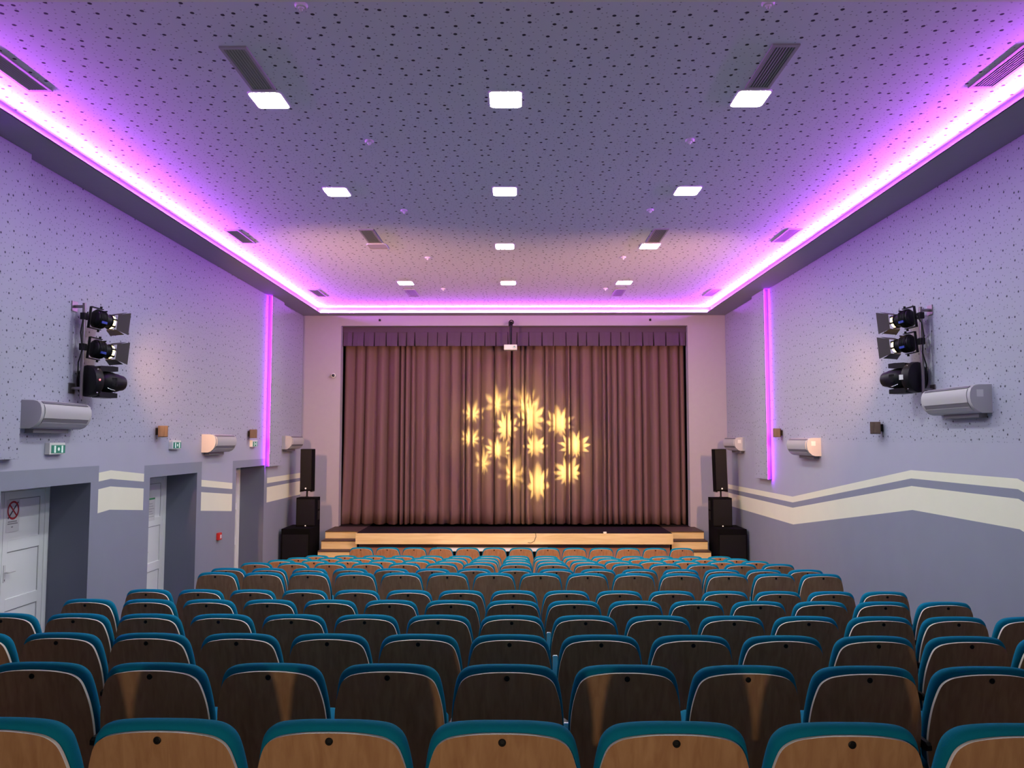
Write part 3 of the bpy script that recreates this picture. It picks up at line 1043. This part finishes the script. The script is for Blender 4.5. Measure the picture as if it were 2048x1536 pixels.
# ------------------------------------------------------------------ stage lights on wall brackets
def lantern(x, y, z, rz, pitch_, s, label):
    """theatre lantern: local +y is where it shines; s mirrors the yoke knobs"""
    t_ = thing('stage_lantern', label, 'stage light', (x, y, z), rz, 'stage lanterns on the wall brackets')
    t_.rotation_euler = (pitch_, 0, rz)
    t_.scale = (1.12, .76, 1.12)
    prof = [(0, .02), (.060, .02), (.085, .045), (.092, .09), (.092, .20), (.080, .215), (.070, .225), (.070, .29), (.078, .292), (.078, .305), (.066, .305), (.064, .30), (0, .30)]
    hs = MB().lathe(prof, axis='y')
    for k in range(5):
        hs.lathe([(.088, .07 + .025 * k), (.099, .072 + .025 * k), (.099, .078 + .025 * k), (.088, .08 + .025 * k)], axis='y')
    house = hs.build('housing', M['black'], t_, smooth=35)
    yk_ = MB()
    for sz in (-1, 1):
        yk_.box(-.020, .020, -.03, .17, sz * .112 - .004, sz * .112 + .004)
    yk_.box(-.020, .020, -.034, -.026, -.116, .116)
    yk_.build('yoke', M['black'], t_)
    for sz in (-1, 1):
        MB().lathe([(0, 0), (.016, 0), (.016, .02), (0, .02)], T=Matrix.Translation((0, .14, sz * .118 - (.02 if sz < 0 else 0)))).build('knob', M['black'], t_)
    MB().box(-.03, .03, .215, .225, .09, .105).box(-.005, .005, .21, .23, .065, .105).build('focus_handle', M['black'], t_)
    MB().box(s * .080, s * .096, .09, .18, -.055, -.030).build('blue_label', M['bluelabel'], house)
    MB().lathe([(0, .300), (.066, .300), (.070, .304), (.070, .352), (.050, .362), (0, .366)], axis='y').build('lens', M['lens'], t_, smooth=40)
    clip = MB().box(-.010, .010, .296, .366, .071, .079).mesh('gel_clip', M['black'])
    for k in range(6):
        c_ = link('gel_clip', clip, t_)
        c_.rotation_euler = (0, R(60 * k + 12), 0)
    # four barn doors hinged round the mouth, opening outwards
    for q, (ang, wdt, ln) in enumerate(((0, .16, .12), (90, .17, .17), (180, .16, .12), (270, .17, .17))):
        T = Matrix.Rotation(R(ang), 4, 'Y') @ Matrix.Translation((0, .362, .080)) @ Matrix.Rotation(R(20), 4, 'X')
        MB().add([(-wdt / 2, 0, 0), (wdt / 2, 0, 0), (wdt * .72, ln, 0), (-wdt * .72, ln, 0),
                  (-wdt / 2, 0, .002), (wdt / 2, 0, .002), (wdt * .72, ln, .002), (-wdt * .72, ln, .002)],
                 [(0, 3, 2, 1), (4, 5, 6, 7), (0, 1, 5, 4), (1, 2, 6, 5), (2, 3, 7, 6), (3, 0, 4, 7)], 0, T).build('barn_door', M['barn'], t_)
    return t_


def moving_head(x, y, z, rz, s, label, sticker):
    t_ = thing('moving_head_light', label, 'stage light', (x, y, z), rz, 'moving head lights on the wall brackets')
    # base: a rounded drum whose axis lies along local y, turned to the wall pipe
    bs = [(0, 0), (.15, 0), (.185, .02), (.19, .08), (.175, .125), (.12, .15), (0, .15)]
    MB().lathe(bs, axis='y', n=28).build('base', M['black'], t_, smooth=40)
    for sz in (-1, 1):
        pts = [(.13, .0), (.15, .045), (.30, .05), (.375, .045), (.375, -.01), (.30, -.018), (.15, -.02)]
        MB().prism([(a, sz * (.142 + b)) for a, b in pts], -.075, .075, lambda u, v, w_: (w_, u, v)).build('yoke_arm', M['black'], t_, bevel=.012)
    hd = [(0, .17), (.075, .175), (.108, .205), (.125, .26), (.125, .33), (.112, .38), (.112, .40), (.098, .44), (.090, .485), (.080, .50), (.072, .50), (.070, .49), (0, .49)]
    head = MB().lathe(hd, axis='y', n=28).build('head', M['black'], t_, smooth=35)
    MB().lathe([(0, .491), (.068, .491), (.05, .497), (0, .50)], axis='y').build('lens', M['glass'], head, smooth=60)
    hp = MB()
    for k in range(4):
        hp.box(s * .121 - .004, s * .121 + .004, .27 + .018 * k, .28 + .018 * k, -.05, .05)
    hp.build('cooling_fin', M['black'], head)
    MB().tube([(s * .112, .215, -.075), (s * .128, .26, -.095), (s * .112, .31, -.10)], .006).build('handle', M['chrome'], head, smooth=60)
    MB().lathe([(0, 0), (.011, 0), (.011, .006), (0, .006)], axis='x', T=Matrix.Translation((s * .183, .06, .01))).build('indicator', M['led_red'], t_)
    sc_ = MB()
    for zz_ in (-.135, .135):
        sc_.lathe([(0, 0), (.010, 0), (.010, .006), (0, .006)], axis='x', T=Matrix.Translation((s * .128, .07, zz_)))
    sc_.build('screw', M['chrome'], t_)
    if sticker:
        MB().box(s * .110, s * .186, .125, .128, -.03, .03).box(s * .184, s * .188, .085, .14, -.03, .03).build('sticker', M['white'], t_)
    return t_


for s, xw, yw, nm in ((1, XL, 9.24, 'left'), (-1, XR, 9.60, 'right')):
    xp = xw + s * .12
    br = thing('light_bracket', 'upright steel pipe on wall arms carrying the stage lights on the %s wall' % nm, 'bracket', (xp, yw, .50), 0, 'stage light brackets')
    MB().tube([(0, 0, -.02), (0, 0, 1.10)], .020).build('pole', M['pipe'], br, smooth=50)
    for z in (.10, 1.06):
        MB().tube([(0, 0, z), (-s * .118, 0, z)], .018).box(-s * .108, -s * .119, -.06, .06, z - .06, z + .06).build('wall_arm', M['pipe'], br)
    ca = [(s * .03, .03, 1.0), (s * .01, -.035, .9), (-s * .01, -.04, .75), (s * .02, -.045, .55), (-s * .03, -.03, .40), (-s * .045, 0, .28), (-s * .03, .03, .16)]
    MB().tube(ca, .008).build('cable', M['black'], br, smooth=60)
    rz = -s * R(27)
    for z, word in ((1.445, 'upper'), (1.085, 'lower')) if s > 0 else ((1.495, 'upper'), (1.185, 'lower')):
        clamp = MB().box(-.03, .03, -.035, .045, z - .5 - .04, z - .5 + .04)
        clamp.build('clamp', M['black'], br, bevel=.006)
        f = Vector((math.sin(-rz), math.cos(rz), 0))
        p0 = Vector((xp, yw, z)) + f * .095
        pitch_ = R(-6)
        lantern(p0.x, p0.y, p0.z, rz, pitch_, s, '%s black lantern with barn doors, glowing yellow, on the %s wall pipe' % (word, nm))
        lp = Vector((p0.x, p0.y, p0.z)) + f * .31 + Vector((0, 0, -.03))
        spot('lantern_beam', lp, (0.2 * s, 18.6, -.1), PAR_W, WARM, R(96), 1.0, .05)
    zmh = .69 if s > 0 else .755
    f = Vector((math.sin(-rz), math.cos(rz), 0))
    p0 = Vector((xp, yw, zmh)) + f * .04
    moving_head(p0.x, p0.y, p0.z, rz, s, 'black moving head spotlight at the bottom of the %s wall pipe' % nm, s < 0)
    lp = tuple(p0 + f * .55)
    g = spot('flower_beam', lp, (.15, 19.5, -.3), GOBO_W, (1.0, .92, .23), R(26), .1, .01)
    if s < 0:
        fl_ = [(1065, 840, .34, 11, .3, 1.5, .30), (1014, 860, .30, 10, .9, 1.3, .25), (1072, 896, .30, 9, .2, 1.0, .3), (1121, 850, .33, 10, .5, 1.2, .3),
               (1150, 895, .36, 12, .1, .95, .22), (1137, 948, .34, 11, .8, 1.0, .25), (1077, 972, .30, 8, .4, 1.6, .3)]
    else:
        fl_ = [(995, 812, .36, 8, .2, 1.3, .8), (944, 830, .30, 8, .7, 1.1, .8), (940, 880, .32, 9, .1, .9, .7), (996, 903, .34, 11, .4, .9, .4),
               (1024, 952, .36, 9, .6, 1.4, .7), (966, 928, .26, 8, .3, 1.6, .9), (1046, 812, .34, 9, .2, 1.4, .8)]
    flower_gobo(g, lp, [(*pxz(a, b), *rest) for a, b, *rest in fl_])

# ------------------------------------------------------------------ low warm lamp behind the camera that lights the nearest seat backs
d = bpy.data.lights.new('rear_lamp', 'POINT')
d.energy = REAR_W
d.color = (1.0, .78, .52)
d.shadow_soft_size = .05
o = bpy.data.objects.new('rear_lamp', d)
COL.objects.link(o)
o.location = (-.22, -.72, -.62 + E)

# ------------------------------------------------------------------ seats
TILT = R(11)


def back_pt(x, s, d, bow=.9):
    """point on the reclined back: s above the floor along the back, d forward of the wood"""
    z = s - .88
    return (x, -z * math.tan(TILT) + d + bow * x * x * .35, s)


def outline(ctrl, n=3):
    """half outline (x, s) from top middle down to the bottom middle, mirrored and smoothed"""
    pts = []
    P = ctrl
    for i in range(len(P) - 1):
        p0, p1, p2, p3 = P[max(i - 1, 0)], P[i], P[i + 1], P[min(i + 2, len(P) - 1)]
        if i == 0:
            p0 = (-P[1][0], P[1][1])
        for k in range(n):
            t_ = k / n
            q = []
            for a, b, c, d_ in zip(p0, p1, p2, p3):
                q.append(.5 * (2 * b + (c - a) * t_ + (2 * a - 5 * b + 4 * c - d_) * t_ * t_ + (3 * b - a - 3 * c + d_) * t_ ** 3))
            pts.append(tuple(q))
    pts.append(P[-1])
    right = [p for p in pts if p[0] > 1e-4]
    left = [(-x, s) for x, s in right][::-1]
    return [pts[0]] + right + left


wood_o = outline([(0, .906), (.08, .903), (.15, .892), (.186, .878), (.213, .853), (.231, .808), (.247, .74), (.256, .66), (.258, .58), (.252, .50), (.235, .44), (.19, .40), (.10, .385), (0.0, .382)])
cush_o = outline([(0, .931), (.09, .929), (.165, .920), (.203, .904), (.229, .874), (.243, .83), (.255, .76), (.263, .68), (.264, .60), (.258, .53), (.245, .48), (.20, .45), (.10, .44), (0.0, .44)])


def inset(ol, k):
    out = []
    n_ = len(ol)
    for i in range(n_):
        a, b = Vector(ol[i - 1]), Vector(ol[(i + 1) % n_])
        t_ = (b - a).normalized()
        nrm = Vector((-t_.y, t_.x))
        c = Vector((0, .66)) - Vector(ol[i])
        if nrm.dot(c) < 0:
            nrm = -nrm
        p = Vector(ol[i]) + nrm * k
        out.append((p.x, p.y))
    return out


sh = MB()
r0 = [back_pt(x, s, 0) for x, s in wood_o]
r1 = [back_pt(x, s, .017) for x, s in wood_o]
n_ = len(r0)


def grid_cap(mb, ol, d, mi, flip):
    """fill the outline with horizontal strips so the bowed sheet stays smooth"""
    half = (len(ol) - 2) // 2
    rightside = ol[1:1 + (len(ol) - 1) // 2]
    seq = [ol[0]] + rightside
    rowsv = []
    NXX = 8
    for (x, s) in seq:
        rowsv.append([back_pt(x * (2 * k / NXX - 1), s, d) for k in range(NXX + 1)])
    vs = [p for r in rowsv for p in r]
    fs = []
    W1 = NXX + 1
    for j in range(len(rowsv) - 1):
        for k in range(NXX):
            q = (j * W1 + k, j * W1 + k + 1, (j + 1) * W1 + k + 1, (j + 1) * W1 + k)
            fs.append(q[::-1] if flip else q)
    mb.add(vs, fs, mi)


grid_cap(sh, wood_o, 0, 0, False)
grid_cap(sh, wood_o, .017, 0, True)
sh.add(r0 + r1, [(i, (i + 1) % n_, n_ + (i + 1) % n_, n_ + i) for i in range(n_)], 1)
shell_me = sh.mesh('back_shell', [M['veneer'], M['plyedge']], 50)

cu = MB()
rings = []
for d_, k in ((.018, .034), (.026, .014), (.038, .004), (.054, .0), (.070, .002), (.084, .010), (.094, .024), (.100, .045), (.104, .085)):
    rings.append([back_pt(x, s, d_) for x, s in inset(cush_o, k)])
cu.loft(rings, 0)
cush_me = cu.mesh('back_cushion', M['teal'], 70)

bolt_me = MB().lathe([(0, .002), (.0125, .002), (.0125, -.003), (.009, -.005), (.007, -.005), (.006, -.002), (0, -.002)], axis='y', n=16,
                     T=Matrix.Translation((0, 0, .880))).mesh('bolt', M['black'], 30)
# tipped up seat pan
Ts = Matrix.Translation((0, .17, .40)) @ Matrix.Rotation(R(11), 4, 'X')
pan = [(x, y) for x, y in rrect(.235, .21, .06)]
rings = []
for h, k in ((0, .03), (.012, .008), (.03, 0), (.07, 0), (.088, .010), (.098, .035)):
    rings.append([(x * (1 - k / .235), y * (1 - k / .21) + .21, h) for x, y in pan])
pan_me = MB().loft(rings, 0, Ts).mesh('seat_cushion', M['teal'], 60)
rings = [[(x, y + .21, h) for x, y in pan] for h in (-.014, -.001)]
panw_me = MB().loft(rings, 0, Ts).mesh('seat_board', M['veneer'], 40)
lg = MB()
lg.box(-.284, -.266, .14, .19, .012, .55)
lg.box(-.2845, -.2655, .02, .34, 0, .012)
leg_me = lg.mesh('leg', M['black'])
arm_me = MB().prism([(.03, .56), (.05, .55), (.33, .55), (.36, .565), (.36, .58), (.33, .59), (.05, .59), (.03, .58)], -.2850, -.2655, lambda u, v, a: (a, u, v)).mesh('armrest', M['black'])
lg2 = MB()
lg2.box(.266, .284, .14, .19, .012, .55)
lg2.box(.2655, .2845, .02, .34, 0, .012)
leg2_me = lg2.mesh('leg', M['black'])
arm2_me = MB().prism([(.03, .56), (.05, .55), (.33, .55), (.36, .565), (.36, .58), (.33, .59), (.05, .59), (.03, .58)], .2655, .2850, lambda u, v, a: (a, u, v)).mesh('armrest', M['black'])
flag_me = MB().prism([(-.2855, .52), (-.254, .52), (-.254, .765), (-.259, .772), (-.280, .772), (-.2855, .765)], .175, .19, lambda u, v, a: (u, a, v)).mesh('white_plate', M['upvc'])  # stand-in for an unidentified white object in the gap between seats

ordn = ['first', 'second', 'third', 'fourth', 'fifth', 'sixth', 'seventh', 'eighth', 'ninth', 'tenth', 'eleventh', 'twelfth', 'thirteenth', 'fourteenth', 'fifteenth']
look = ['teal seat with bright orange beech back', 'teal seat with dark brown wooden back', 'teal seat with dark brown wooden back', 'teal seat with dark brown wooden back', 'teal seat with dark brown wooden back',
        'teal seat with brown wooden back', 'teal seat with tall brown wooden back', 'teal seat with brown wooden back', 'teal seat with brown wooden back', 'teal seat with brown wooden back', 'teal seat with brown wooden back',
        'teal seat with brown wooden back', 'seat with bright orange beech back']
SLANT = -.0085
for r, (xc, yr, zb, offs) in enumerate(rows):
    offs = list(offs)
    for i, k in enumerate(offs):
        rowname = ('in row nearest the camera' if r == 0 else 'in front row against the stage' if r == 12
                   else 'in %s row from camera' % ordn[r])
        pos = ('leftmost' if i == 0 else 'rightmost' if i == len(offs) - 1 else '%s from left' % ordn[i])
        lab = '%s, %s %s' % (look[r], pos, rowname)
        x = xc + .55 * k
        t_ = thing('theatre_seat', lab, 'seat', (x, yr + SLANT * (x - xc), tier[r]), SLANT, 'theatre seats in rows facing the stage')
        rs = random.Random(r * 40 + i)
        link('back_shell', shell_me, t_)
        link('back_cushion', cush_me, t_)
        link('bolt', bolt_me, t_)
        link('seat_cushion', pan_me, t_)
        link('seat_board', panw_me, t_)
        link('leg', leg_me, t_)
        link('armrest', arm_me, t_)
        if i == len(offs) - 1:
            link('leg', leg2_me, t_)
            link('armrest', arm2_me, t_)
        if r in (1, 2, 3) and k == 1:
            tag(link('white_plate', flag_me, t_, (0, 0, -.15 if r == 1 else 0)), 'upright white plate at the end of the armrest')
